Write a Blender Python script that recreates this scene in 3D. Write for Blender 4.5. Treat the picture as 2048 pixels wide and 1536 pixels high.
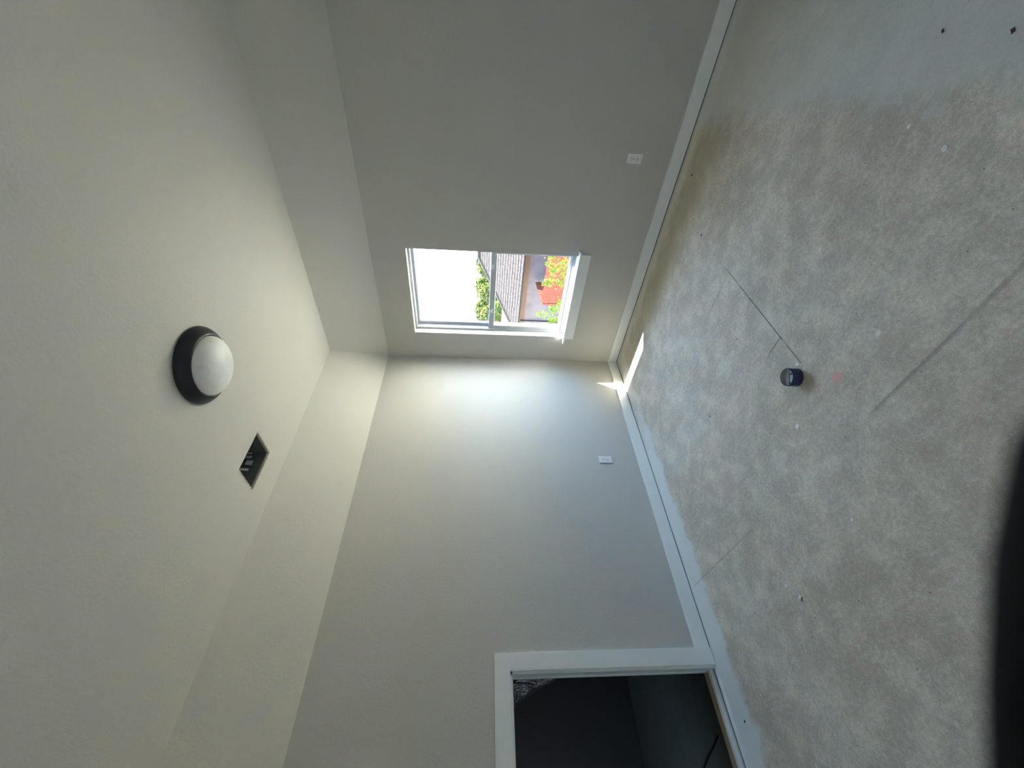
import bpy, bmesh, math, random
from mathutils import Vector, Matrix, noise
for o in list(bpy.data.objects): bpy.data.objects.remove(o)
S = bpy.context.scene
C = S.collection

# ------------------------------------------------------------------ camera
cd = bpy.data.cameras.new('camera'); cam = bpy.data.objects.new('camera', cd); C.objects.link(cam)
S.camera = cam
R = ((0.708806, -0.071465, 0.701774), (0.705051, 0.040352, -0.708007), (0.022280, 0.996627, 0.078988))
CAM = Vector((2.94156, -3.34843, 1.49220))
X = Vector((R[0][0], R[1][0], R[2][0])); Y = Vector((R[0][1], R[1][1], R[2][1])); Z = Vector((R[0][2], R[1][2], R[2][2]))
cx_, cy_, cz_ = -Y, X, Z          # the phone was held on its side: the picture is rolled by 90 degrees
cam.matrix_world = Matrix(((cx_.x, cy_.x, cz_.x, CAM.x), (cx_.y, cy_.y, cz_.y, CAM.y), (cx_.z, cy_.z, cz_.z, CAM.z), (0, 0, 0, 1)))
cd.sensor_fit = 'HORIZONTAL'; cd.sensor_width = 36; cd.lens = 833.12 * 36 / 2048
cd.clip_start = 0.002; cd.clip_end = 500
cd.dof.use_dof = True; cd.dof.focus_distance = 2.6; cd.dof.aperture_fstop = 5.2

# ------------------------------------------------------------------ sky, sun, exposure
W = bpy.data.worlds.new('sky'); S.world = W; W.use_nodes = True
nt = W.node_tree; nt.nodes.clear()
out = nt.nodes.new('ShaderNodeOutputWorld'); bg = nt.nodes.new('ShaderNodeBackground')
tc = nt.nodes.new('ShaderNodeTexCoord'); sx = nt.nodes.new('ShaderNodeSeparateXYZ'); cr = nt.nodes.new('ShaderNodeValToRGB')
nt.links.new(tc.outputs['Generated'], sx.inputs[0]); nt.links.new(sx.outputs['Z'], cr.inputs[0])
nt.links.new(cr.outputs[0], bg.inputs[0]); nt.links.new(bg.outputs[0], out.inputs[0])
e = cr.color_ramp.elements
e[0].position = 0.0; e[0].color = (0.62, 0.66, 0.68, 1)
e[1].position = 0.09; e[1].color = (0.50, 0.63, 0.74, 1)
a = e.new(0.25); a.color = (0.42, 0.66, 1.0, 1)
a = e.new(1.0); a.color = (0.34, 0.54, 0.88, 1)
SKY = 17.0
bg.inputs[1].default_value = SKY

sd = bpy.data.lights.new('sun', 'SUN'); sun = bpy.data.objects.new('sun', sd); C.objects.link(sun)
sun.rotation_euler = Vector((0.442, 0.463, 1.0)).to_track_quat('Z', 'Y').to_euler()
sd.energy = 66.0; sd.angle = math.radians(0.53); sd.color = (1.0, 0.92, 0.79)

pd = bpy.data.lights.new('window_daylight', 'AREA'); portal = bpy.data.objects.new('window_daylight', pd); C.objects.link(portal)
pd.shape = 'RECTANGLE'; pd.size = 0.96; pd.size_y = 1.56; pd.cycles.is_portal = True
portal.location = (0.768, 0.23, 1.395); portal.rotation_euler = (math.radians(-90), 0, 0)

hd = bpy.data.lights.new('hall_fill', 'AREA'); hall = bpy.data.objects.new('hall_fill', hd); C.objects.link(hall)
hd.shape = 'RECTANGLE'; hd.size = 0.80; hd.size_y = 2.0; hd.energy = 5.0; hd.color = (0.80, 0.93, 1.0)
hall.location = (2.30, -4.25, 1.05); hall.rotation_euler = (math.radians(90), 0, 0)     # unseen fill lamp, added in the closed hall to brighten the far walls

S.view_settings.view_transform = 'Standard'; S.view_settings.look = 'None'
S.view_settings.gamma = 1; S.view_settings.use_curve_mapping = False
S.view_settings.exposure = 0.0
S.cycles.max_bounces = 14; S.cycles.diffuse_bounces = 10; S.cycles.transparent_max_bounces = 12
S.cycles.use_denoising = True
S.cycles.caustics_reflective = False; S.cycles.caustics_refractive = False
S.cycles.sample_clamp_indirect = 40.0

# ------------------------------------------------------------------ node helpers
class NB:
    def __init__(s, name, rough=0.6, spec=0.3, metal=0.0):
        s.m = bpy.data.materials.new(name); s.m.use_nodes = True
        s.t = s.m.node_tree; s.b = s.t.nodes['Principled BSDF']; s.geo = None
        s.b.inputs['Roughness'].default_value = rough; s.b.inputs['Metallic'].default_value = metal
        s.b.inputs['Specular IOR Level'].default_value = spec
    def put(s, sock, v):
        if hasattr(v, 'is_linked') or isinstance(v, bpy.types.NodeSocket): s.t.links.new(v, sock)
        elif isinstance(v, (tuple, list)) and len(v) == 3 and sock.type == 'RGBA': sock.default_value = (*v, 1)
        else: sock.default_value = v
    def pos(s):
        if not s.geo: s.geo = s.t.nodes.new('ShaderNodeNewGeometry')
        return s.geo.outputs['Position']
    def xyz(s, v=None):
        n = s.t.nodes.new('ShaderNodeSeparateXYZ'); s.put(n.inputs[0], v or s.pos()); return n.outputs
    def noise(s, scale, detail=4, rough=0.55, vec=None, stretch=None, dist=0.0):
        n = s.t.nodes.new('ShaderNodeTexNoise'); n.inputs['Scale'].default_value = scale
        n.inputs['Detail'].default_value = detail; n.inputs['Roughness'].default_value = rough
        n.inputs['Distortion'].default_value = dist
        v = vec or s.pos()
        if stretch:
            m = s.t.nodes.new('ShaderNodeMapping'); s.put(m.inputs[0], v)
            m.inputs['Rotation'].default_value = (0, 0, stretch[3] if len(stretch) > 3 else 0)
            m.inputs['Scale'].default_value = stretch[:3]; v = m.outputs[0]
        s.put(n.inputs['Vector'], v); return n.outputs['Fac']
    def voro(s, scale, rnd=1.0, what='Distance'):
        n = s.t.nodes.new('ShaderNodeTexVoronoi'); n.inputs['Scale'].default_value = scale
        n.inputs['Randomness'].default_value = rnd; s.put(n.inputs['Vector'], s.pos()); return n.outputs[what]
    def math(s, op, a, b=0.0, clamp=False):
        n = s.t.nodes.new('ShaderNodeMath'); n.operation = op; n.use_clamp = clamp
        s.put(n.inputs[0], a); s.put(n.inputs[1], b); return n.outputs[0]
    def ramp(s, v, a, b, lo=0.0, hi=1.0):
        n = s.t.nodes.new('ShaderNodeMapRange'); n.interpolation_type = 'SMOOTHSTEP'
        s.put(n.inputs[0], v); n.inputs[1].default_value = a; n.inputs[2].default_value = b
        n.inputs[3].default_value = lo; n.inputs[4].default_value = hi; return n.outputs[0]
    def mix(s, f, a, b, mode='MIX'):
        n = s.t.nodes.new('ShaderNodeMix'); n.data_type = 'RGBA'; n.blend_type = mode
        s.put(n.inputs[0], f); s.put(n.inputs[6], a); s.put(n.inputs[7], b); return n.outputs[2]
    def dist2(s, x, y):
        o = s.xyz(); dx = s.math('SUBTRACT', o[0], x); dy = s.math('SUBTRACT', o[1], y)
        return s.math('SQRT', s.math('ADD', s.math('MULTIPLY', dx, dx), s.math('MULTIPLY', dy, dy)))
    def color(s, v): s.put(s.b.inputs['Base Color'], v); return s
    def bump(s, h, strength=0.3, dist=0.002):
        n = s.t.nodes.new('ShaderNodeBump'); n.inputs['Strength'].default_value = strength
        n.inputs['Distance'].default_value = dist; s.put(n.inputs['Height'], h)
        s.t.links.new(n.outputs[0], s.b.inputs['Normal']); return s

def plain(name, col, rough=0.5, spec=0.3, metal=0.0, grain=0.06, gs=40):
    n = NB(name, rough, spec, metal)
    k = n.noise(gs, 3)
    n.color(n.mix(k, tuple(c * (1 - grain) for c in col), tuple(min(1, c * (1 + grain)) for c in col)))
    n.bump(k, 0.08, 0.001)
    return n.m

def paint(name, col, bump=0.6):
    n = NB(name, 0.62, 0.25)
    big = n.noise(2.2, 3); fine = n.noise(150, 3, 0.6); med = n.noise(60, 2)
    c = n.mix(big, tuple(x * 0.985 for x in col), tuple(x * 1.015 for x in col))
    c = n.mix(n.ramp(fine, 0.35, 0.75), c, n.mix(1.0, c, (0.965, 0.965, 0.96), 'MULTIPLY'))
    n.color(c)
    n.bump(n.math('ADD', n.math('MULTIPLY', fine, 0.5), med), bump, 0.0022)
    return n.m

M = {}
M['wall'] = paint('wall_paint', (0.585, 0.575, 0.545))
M['ceil'] = paint('ceiling_paint', (0.655, 0.635, 0.58))
M['trim'] = plain('white_trim_paint', (0.85, 0.88, 0.89), 0.35, 0.4, grain=0.015)
M['vinyl'] = plain('backlit_white_vinyl', (0.50, 0.52, 0.56), 0.35, 0.4, grain=0.01)  # white vinyl greyed, its backlit shade put into the colour
M['plate'] = plain('white_plastic', (0.84, 0.84, 0.87), 0.3, 0.4, grain=0.01)
M['dark'] = plain('dark_slot', (0.03, 0.03, 0.03), 0.6)
M['gap'] = plain('dusty_gap', (0.10, 0.095, 0.085), 0.9)
M['black'] = plain('oil_rubbed_black_metal', (0.018, 0.018, 0.022), 0.38, 0.5, grain=0.1)
M['steel'] = plain('steel', (0.55, 0.55, 0.55), 0.35, 0.5, 0.8)
M['galv'] = plain('galvanised_metal', (0.80, 0.82, 0.80), 0.5, 0.4, 0.0)
M['board'] = plain('raw_wood', (0.46, 0.36, 0.25), 0.75, 0.2, grain=0.15, gs=25)
M['attic'] = plain('attic_shade_black', (0.007, 0.007, 0.0065), 0.6, 0.3, grain=0.35, gs=5)  # darkness of the unlit attic is put into this near-black colour
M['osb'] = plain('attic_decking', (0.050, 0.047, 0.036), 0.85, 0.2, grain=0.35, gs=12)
M['seal'] = plain('grey_rubber', (0.16, 0.165, 0.18), 0.7)
M['cable'] = plain('black_cable_jacket', (0.003, 0.003, 0.003), 0.9, 0.02)
M['paper'] = plain('torn_drywall_paper', (0.50, 0.44, 0.34), 0.9, 0.1, grain=0.3, gs=200)
M['pipe'] = plain('dark_blue_plastic', (0.022, 0.036, 0.115), 0.4, 0.4, grain=0.05)
M['pipegrey'] = plain('dusty_grey_plastic', (0.36, 0.36, 0.35), 0.6, 0.3)
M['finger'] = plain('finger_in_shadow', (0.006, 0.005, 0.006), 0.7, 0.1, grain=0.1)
M['blob'] = plain('dried_joint_compound', (0.90, 0.90, 0.87), 0.85, 0.15, grain=0.08, gs=120)
M['chip'] = plain('dark_debris', (0.055, 0.04, 0.035), 0.8, 0.2, grain=0.3, gs=200)
M['redchip'] = plain('brown_debris', (0.16, 0.08, 0.06), 0.8, 0.2, grain=0.3, gs=200)
M['foil'] = (lambda n: (n.color((0.09, 0.09, 0.095)), n.bump(n.math('ADD', n.noise(26, 3, 0.7), n.math('MULTIPLY', n.noise(10, 2, stretch=(1, 6, 1)), 1.0)), 1.0, 0.02), n.m)[-1])(NB('foil_jacket', 0.28, 0.5, 0.9))

# opal glass dome
n = NB('opal_glass', 0.38, 0.4)
n.b.inputs['Subsurface Weight'].default_value = 0.25
n.b.inputs['Subsurface Radius'].default_value = (0.02, 0.02, 0.02); n.b.inputs['Subsurface Scale'].default_value = 0.5
n.color(n.mix(n.ramp(n.noise(14, 3, 0.6, dist=1.2), 0.3, 0.7), (0.90, 0.90, 0.85), (0.98, 0.98, 0.94)))
M['opal'] = n.m

# window glass: thin, clear, with its fresnel reflection
g = bpy.data.materials.new('window_glass'); g.use_nodes = True; t_ = g.node_tree; t_.nodes.clear()
go = t_.nodes.new('ShaderNodeOutputMaterial'); gt = t_.nodes.new('ShaderNodeBsdfTransparent'); gg = t_.nodes.new('ShaderNodeBsdfGlossy')
gm = t_.nodes.new('ShaderNodeMixShader'); gf = t_.nodes.new('ShaderNodeLayerWeight'); gp = t_.nodes.new('ShaderNodeMath'); gp.operation = 'POWER'; gp.inputs[1].default_value = 5
gq = t_.nodes.new('ShaderNodeMath'); gq.operation = 'MULTIPLY_ADD'; gq.inputs[1].default_value = 0.7; gq.inputs[2].default_value = 0.03; gf.inputs[0].default_value = 0.5
gt.inputs[0].default_value = (0.97, 0.985, 0.98, 1); gg.inputs['Roughness'].default_value = 0.02
t_.links.new(gf.outputs['Facing'], gp.inputs[0]); t_.links.new(gp.outputs[0], gq.inputs[0]); t_.links.new(gq.outputs[0], gm.inputs[0])
t_.links.new(gt.outputs[0], gm.inputs[1]); t_.links.new(gg.outputs[0], gm.inputs[2]); t_.links.new(gm.outputs[0], go.inputs[0])
M['glass'] = g

# the bare floor
n = NB('dusty_subfloor', 0.85, 0.2)
P = n.xyz()
big = n.noise(1.6, 5, 0.6); mid = n.noise(7, 6, 0.65); fine = n.noise(60, 6, 0.7); grit = n.noise(260, 3, 0.7)
c = n.mix(n.ramp(big, 0.35, 0.65), (0.69, 0.63, 0.55), (0.80, 0.745, 0.67))
c = n.mix(n.ramp(mid, 0.38, 0.66), n.mix(1.0, c, (0.88, 0.88, 0.87), 'MULTIPLY'), n.mix(1.0, c, (1.12, 1.12, 1.10), 'MULTIPLY'))
c = n.mix(n.ramp(fine, 0.30, 0.75), n.mix(1.0, c, (0.74, 0.73, 0.72), 'MULTIPLY'), c)
c = n.mix(n.ramp(grit, 0.42, 0.7), n.mix(1.0, c, (0.90, 0.90, 0.89), 'MULTIPLY'), n.mix(1.0, c, (1.22, 1.21, 1.19), 'MULTIPLY'))
sp = n.noise(110, 2, 0.5); c = n.mix(n.ramp(sp, 0.64, 0.72, 0, 0.5), c, (0.86, 0.85, 0.81)); c = n.mix(n.ramp(sp, 0.27, 0.34, 0.45, 0), c, (0.28, 0.26, 0.24))
# smeared scratches of joint compound
sm = n.noise(9, 6, 0.7, stretch=(1.0, 3.2, 1, 0.7)); c = n.mix(n.ramp(sm, 0.54, 0.70, 0, 0.55), c, (0.74, 0.73, 0.70))
sm = n.noise(22, 5, 0.75, dist=0.8); c = n.mix(n.ramp(sm, 0.58, 0.68, 0, 0.6), c, (0.76, 0.75, 0.71))
sm = n.noise(12, 5, 0.7, stretch=(3.0, 1.0, 1, 0.4)); c = n.mix(n.ramp(sm, 0.57, 0.72, 0, 0.45), c, (0.34, 0.32, 0.29))
# compound splatter, white and dark specks
v = n.voro(15); k = n.math('MULTIPLY', n.ramp(v, 0.10, 0.17, 1, 0), n.ramp(n.noise(2.6, 3), 0.48, 0.60)); c = n.mix(n.math('MULTIPLY', k, 0.55), c, (0.80, 0.79, 0.74))
v = n.voro(48); k = n.math('MULTIPLY', n.ramp(v, 0.12, 0.2, 1, 0), n.ramp(n.noise(3.5, 3), 0.45, 0.62)); c = n.mix(n.math('MULTIPLY', k, 0.6), c, (0.80, 0.78, 0.74))
v = n.voro(21.7); k = n.math('MULTIPLY', n.ramp(v, 0.05, 0.085, 1, 0), n.ramp(n.noise(5.1, 2), 0.50, 0.58)); c = n.mix(n.math('MULTIPLY', k, 0.75), c, (0.07, 0.06, 0.055))
# tan water stain along the window wall
nd = n.math('MULTIPLY', P[1], -1.0)
wob = n.math('ADD', n.math('MULTIPLY', n.math('SUBTRACT', n.noise(3.2, 4), 0.5), 0.30), nd)
k = n.math('MULTIPLY', n.ramp(wob, 0.10, 0.20), n.ramp(wob, 0.30, 0.62, 1, 0)); k = n.math('MULTIPLY', k, n.ramp(P[0], 0.1, 0.7, 0.35, 0.62))
c = n.mix(k, c, (0.42, 0.375, 0.26))
# white overspray next to the baseboards
wob2 = n.math('ADD', n.math('MULTIPLY', n.math('SUBTRACT', n.noise(4.5, 5, 0.65), 0.5), 0.24), P[0])
edge = n.ramp(P[1], -2.9, -1.0, 0.20, 0.17)
k = n.ramp(n.math('SUBTRACT', wob2, edge), -0.03, 0.045, 0.90, 0)
fade = n.ramp(P[1], -1.6, -0.6, 1.0, 0.35); k = n.math('MULTIPLY', k, fade)
c = n.mix(k, c, (0.76, 0.80, 0.81))
wob3 = n.math('ADD', n.math('MULTIPLY', n.math('SUBTRACT', n.noise(5, 4), 0.5), 0.05), nd)
k = n.ramp(wob3, 0.085, 0.125, 0.55, 0); c = n.mix(k, c, (0.68, 0.66, 0.60))
# whitish patch towards the right-hand wall, broken edge
wp = n.math('ADD', n.math('MULTIPLY', n.math('SUBTRACT', n.noise(5.5, 6, 0.7), 0.5), 0.42), n.math('ADD', P[0], n.math('MULTIPLY', P[1], 0.28)))
k = n.ramp(wp, 2.18, 2.34, 0, 0.62); c = n.mix(k, c, (0.66, 0.71, 0.72))
# dirt worked into the joints
def seam(axis, at, lo_, hi_, wid, amt):
    global c
    a_, b_ = (P[0], P[1]) if axis == 'x' else (P[1], P[0])
    d_ = n.math('ABSOLUTE', n.math('ADD', n.math('SUBTRACT', a_, at), n.math('MULTIPLY', n.math('SUBTRACT', n.noise(18, 4), 0.5), wid * 0.9)))
    k_ = n.math('MULTIPLY', n.ramp(d_, wid * 0.25, wid, amt, 0), n.math('MULTIPLY', n.ramp(b_, lo_, lo_ + 0.12), n.ramp(b_, hi_ - 0.12, hi_, 1, 0)))
    k_ = n.math('MULTIPLY', k_, n.ramp(n.noise(9, 4, 0.7), 0.30, 0.60, 0.35, 1.0))
    c = n.mix(k_, c, (0.22, 0.215, 0.20))
seam('y', -2.359, 1.80, 3.6, 0.013, 0.45); seam('y', -2.359, 0.0, 1.0, 0.005, 0.5)
seam('y', -1.140, 1.38, 1.80, 0.007, 0.5); seam('x', 1.745, -2.0, -1.05, 0.006, 0.45); seam('y', -1.768, 1.55, 1.78, 0.008, 0.5)
# pink chalk
pk = n.math('ADD', n.dist2(1.832, -2.150), n.math('MULTIPLY', n.math('SUBTRACT', n.noise(45, 4), 0.5), 0.016))
c = n.mix(n.ramp(pk, 0.016, 0.034, 0.62, 0), c, (0.85, 0.36, 0.40))
pk = n.math('ADD', n.dist2(0.86, -2.07), n.math('MULTIPLY', n.math('SUBTRACT', n.noise(14, 4), 0.5), 0.16))
c = n.mix(n.ramp(pk, 0.02, 0.13, 0.30, 0), c, (0.72, 0.48, 0.46))
n.color(c)
n.bump(n.math('ADD', n.math('MULTIPLY', mid, 0.8), n.math('ADD', n.math('MULTIPLY', fine, 0.5), n.math('MULTIPLY', grit, 0.2))), 0.35, 0.004)
M['floor'] = n.m

# outdoors
def shade(name, a, b, scale=6, rough=0.9, mixscale=None):
    n = NB(name, rough, 0.1)
    c = n.mix(n.ramp(n.noise(scale, 4, 0.65), 0.3, 0.7), a, b)
    n.color(c); return n.m
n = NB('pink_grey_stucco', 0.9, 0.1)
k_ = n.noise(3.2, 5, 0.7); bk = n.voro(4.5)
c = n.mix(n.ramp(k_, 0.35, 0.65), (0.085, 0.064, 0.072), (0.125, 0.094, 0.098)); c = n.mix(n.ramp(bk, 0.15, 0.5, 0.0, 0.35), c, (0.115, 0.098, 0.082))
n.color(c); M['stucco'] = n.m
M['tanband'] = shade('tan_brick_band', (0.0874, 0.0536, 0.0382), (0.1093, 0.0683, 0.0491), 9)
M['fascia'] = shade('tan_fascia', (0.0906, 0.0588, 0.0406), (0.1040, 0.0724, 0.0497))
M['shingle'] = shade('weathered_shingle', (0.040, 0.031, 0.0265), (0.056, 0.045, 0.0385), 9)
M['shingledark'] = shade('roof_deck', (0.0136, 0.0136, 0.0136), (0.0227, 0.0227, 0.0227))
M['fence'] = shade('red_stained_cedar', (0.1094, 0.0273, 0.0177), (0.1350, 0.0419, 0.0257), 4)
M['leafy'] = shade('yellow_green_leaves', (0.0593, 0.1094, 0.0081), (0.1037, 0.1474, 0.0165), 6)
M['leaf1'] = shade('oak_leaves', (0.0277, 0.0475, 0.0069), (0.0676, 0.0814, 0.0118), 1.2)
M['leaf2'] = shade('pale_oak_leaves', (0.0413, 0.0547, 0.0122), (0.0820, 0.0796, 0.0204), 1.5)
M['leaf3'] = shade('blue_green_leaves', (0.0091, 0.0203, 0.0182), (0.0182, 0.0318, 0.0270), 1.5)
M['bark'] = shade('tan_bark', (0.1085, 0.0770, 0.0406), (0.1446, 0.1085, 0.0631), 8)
M['ground'] = shade('pale_bounce_ground', (0.60, 0.53, 0.40), (0.70, 0.63, 0.49), 0.4)  # unseen ground, its colour brightened to bounce sun up to the ceiling
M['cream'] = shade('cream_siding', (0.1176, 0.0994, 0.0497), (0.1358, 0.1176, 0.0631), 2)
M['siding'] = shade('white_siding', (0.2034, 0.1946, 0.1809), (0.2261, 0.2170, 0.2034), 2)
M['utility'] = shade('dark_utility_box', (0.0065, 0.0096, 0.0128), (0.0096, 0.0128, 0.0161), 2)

# ------------------------------------------------------------------ geometry helpers
def link(name, mesh, mat=None, parent=None):
    o = bpy.data.objects.new(name, mesh); C.objects.link(o)
    if mat: mesh.materials.append(mat)
    if parent: o.parent = parent
    return o
def tag(o, label=None, cat=None, group=None, kind=None):
    if label: o['label'] = label
    if cat: o['category'] = cat
    if group: o['group'] = group
    if kind: o['kind'] = kind
    return o
def empty(name, loc, **k):
    o = bpy.data.objects.new(name, None); C.objects.link(o); o.location = loc; o.empty_display_size = 0.05
    return tag(o, **k)
def loc(o, parent):      # o's mesh is written in world coordinates; parent it without moving it
    o.parent = parent; o.matrix_parent_inverse = Matrix.Translation(-Vector(parent.location)); return o
def boxbm(bm, x0, x1, y0, y1, z0, z1, bevel=0.0, seg=2):
    r = bmesh.ops.create_cube(bm, size=1)
    vs = r['verts']
    for v in vs: v.co = Vector(((x0 + x1) / 2 + v.co.x * (x1 - x0), (y0 + y1) / 2 + v.co.y * (y1 - y0), (z0 + z1) / 2 + v.co.z * (z1 - z0)))
    if bevel:
        es = list({e for v in vs for e in v.link_edges})
        bmesh.ops.bevel(bm, geom=es, offset=bevel, segments=seg, affect='EDGES', profile=0.6)
def finish(bm, name, mat, parent=None, smooth=False, world=True):
    bmesh.ops.recalc_face_normals(bm, faces=bm.faces)
    me = bpy.data.meshes.new(name); bm.to_mesh(me); bm.free()
    if smooth:
        for p in me.polygons: p.use_smooth = True
    o = link(name, me, mat)
    if parent: loc(o, parent)
    return o
def box(name, x0, x1, y0, y1, z0, z1, mat, parent=None, bevel=0.0, seg=2):
    bm = bmesh.new(); boxbm(bm, x0, x1, y0, y1, z0, z1, bevel, seg); return finish(bm, name, mat, parent)
def pydata(name, vs, fs, mat, parent=None, smooth=False):
    me = bpy.data.meshes.new(name); me.from_pydata([tuple(v) for v in vs], [], fs); me.update()
    if smooth:
        for p in me.polygons: p.use_smooth = True
    o = link(name, me, mat)
    if parent: loc(o, parent)
    return o
def panel_hole(name, axis, a, b, outer, hole, mat, parent=None):
    """slab between planes a and b of `axis`, rectangle outer=(u0,u1,v0,v1) with a rectangular hole (real thickness all round)"""
    u0, u1, v0, v1 = outer; h0, h1, k0, k1 = hole
    o4 = [(u0, v0), (u1, v0), (u1, v1), (u0, v1)]; i4 = [(h0, k0), (h1, k0), (h1, k1), (h0, k1)]
    def P(d, u, v): return {0: (d, u, v), 1: (u, d, v), 2: (u, v, d)}[axis]
    vs = [P(d, *q) for d in (a, b) for q in o4 + i4]; fs = []
    for k in range(4):
        j = (k + 1) % 4
        fs += [(k, j, 4 + j, 4 + k), (8 + k, 12 + k, 12 + j, 8 + j), (k, 8 + k, 8 + j, j), (4 + k, 4 + j, 12 + j, 12 + k)]
    bm = bmesh.new(); bv = [bm.verts.new(v) for v in vs]
    for f in fs: bm.faces.new([bv[i] for i in f])
    return finish(bm, name, mat, parent)
def lathe(name, prof, mat, parent=None, seg=64, centre=(0, 0, 0), smooth=True, caps=False):
    vs = []; fs = []
    for r, z in prof:
        for k in range(seg):
            t = 2 * math.pi * k / seg; vs.append((centre[0] + r * math.cos(t), centre[1] + r * math.sin(t), centre[2] + z))
    for i in range(len(prof) - 1):
        for k in range(seg):
            j = (k + 1) % seg; fs.append((i * seg + k, i * seg + j, (i + 1) * seg + j, (i + 1) * seg + k))
    if prof[0][0] > 1e-4 and caps: fs.append(tuple(range(seg)))
    if prof[-1][0] > 1e-4 and caps: fs.append(tuple((len(prof) - 1) * seg + k for k in range(seg)))
    bm = bmesh.new(); bv = [bm.verts.new(v) for v in vs]
    for f in fs: bm.faces.new([bv[i] for i in f])
    bmesh.ops.remove_doubles(bm, verts=bm.verts, dist=1e-5)
    return finish(bm, name, mat, parent, smooth)
def tube(bm, pts, rads, seg=8):
    pts = [Vector(p) for p in pts]; rings = []
    for i, p in enumerate(pts):
        d = (pts[min(i + 1, len(pts) - 1)] - pts[max(i - 1, 0)]).normalized()
        u = d.orthogonal().normalized() if i == 0 else (u - d * u.dot(d)).normalized()
        w = d.cross(u)
        rings.append([bm.verts.new(p + (u * math.cos(2 * math.pi * k / seg) + w * math.sin(2 * math.pi * k / seg)) * rads[i]) for k in range(seg)])
    for i in range(len(rings) - 1):
        for k in range(seg): bm.faces.new((rings[i][k], rings[i][(k + 1) % seg], rings[i + 1][(k + 1) % seg], rings[i + 1][k]))
    bm.faces.new(rings[0][::-1]); bm.faces.new(rings[-1])
def struct(o): o['kind'] = 'structure'; return o

# ------------------------------------------------------------------ room shell
RX, RY = 3.32, -3.72                  # right wall, front wall (behind the photographer)
H1, H2, IN = 2.44, 2.862, 0.355       # wall height, raised ceiling, width of the sloped band
WX0, WX1, WZ0, WZ1 = 0.3207, 1.2148, 0.632, 2.1399
DY0, DY1, DZ = -3.52, -2.8014, 1.2708
wb = struct(panel_hole('wall_back', 1, 0.0, 0.20, (-0.15, RX + 0.15, -0.3, H1 + 0.06), (WX0, WX1, WZ0, WZ1), M['wall']))
wl = struct(panel_hole('wall_left', 0, 0.0, -0.115, (RY - 0.15, 0.0, -0.3, H1 + 0.06), (DY0, DY1, 0.0, DZ), M['wall']))
struct(box('wall_right', RX, RX + 0.15, RY - 0.15, 0.0, -0.3, H1 + 0.06, M['wall']))
struct(panel_hole('wall_front', 1, RY, RY - 0.15, (0.0, RX, -0.3, H1 + 0.06), (1.90, 2.70, 0.0, 2.05), M['wall']))
struct(box('floor_hall', 1.0, RX + 0.15, RY - 1.3, RY - 0.15, -0.3, -0.001, M['floor']))  # unseen hall, added to hold the fill lamp and keep the sky out
struct(box('ceiling_hall', 1.0, RX + 0.15, RY - 1.3, RY - 0.15, 2.44, 2.55, M['ceil']))
struct(box('wall_hall_front', 0.9, RX + 0.15, RY - 1.4, RY - 1.3, -0.3, 2.55, M['wall']))
struct(box('wall_hall_left', 0.9, 1.0, RY - 1.3, RY - 0.15, -0.3, 2.55, M['wall']))
struct(box('wall_hall_right', RX + 0.05, RX + 0.15, RY - 1.3, RY - 0.15, -0.001, 2.44, M['wall']))
struct(box('baseboard_front_left', 0.0, 1.80, RY, RY + 0.012, 0.007, 0.10, M['trim']))

# ceiling: flat middle with the vent cut-out, four sloped bands down to the walls
VX0, VX1, VY0, VY1 = 0.577, 0.792, -1.930, -1.660
th = 0.014
ce = [(0, 0), (RX, 0), (RX, RY), (0, RY)]; ci = [(IN, -IN), (RX - IN, -IN), (RX - IN, RY + IN), (IN, RY + IN)]; cv = [(VX0, VY1), (VX1, VY1), (VX1, VY0), (VX0, VY0)]
bm = bmesh.new()
lo = [bm.verts.new((*p, H1)) for p in ce] + [bm.verts.new((*p, H2)) for p in ci] + [bm.verts.new((*p, H2)) for p in cv]
up = [bm.verts.new((p[0] , p[1], H1 + 0.02)) for p in ce] + [bm.verts.new((*p, H2 + th + 0.006)) for p in ci] + [bm.verts.new((*p, H2 + th)) for p in cv]
for k in range(4):
    j = (k + 1) % 4
    for L in (lo, up):
        bm.faces.new((L[k], L[j], L[4 + j], L[4 + k])); bm.faces.new((L[4 + k], L[4 + j], L[8 + j], L[8 + k]))
    bm.faces.new((lo[k], lo[j], up[j], up[k])); bm.faces.new((lo[8 + k], lo[8 + j], up[8 + j], up[8 + k]))
ceiling = struct(finish(bm, 'ceiling', M['ceil']))

# floor: a deck with the sheets of subfloor on it, joints left open where the photograph shows them
deck = struct(box('floor', -0.0, RX, RY, 0.0, -0.30, -0.020, M['gap']))
g_ = 0.0013
def sheet(x0, x1, y0, y1):
    o = box('subfloor_sheet', x0, x1, y0, y1, -0.020, 0.0, M['floor'], deck, bevel=0.0008, seg=1); return o
sheet(0, 1.745 - g_, -1.140 + g_, 0); sheet(1.745 - g_, RX, -1.140 + g_, 0)
sheet(0, 1.745 - g_, -2.359 + g_, -1.140 - g_); sheet(1.745 + g_, RX, -2.359 + g_, -1.140 - g_)
sheet(0, 1.0, RY, -2.359 - g_); sheet(1.0, RX, RY, -2.359 - g_)
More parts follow.
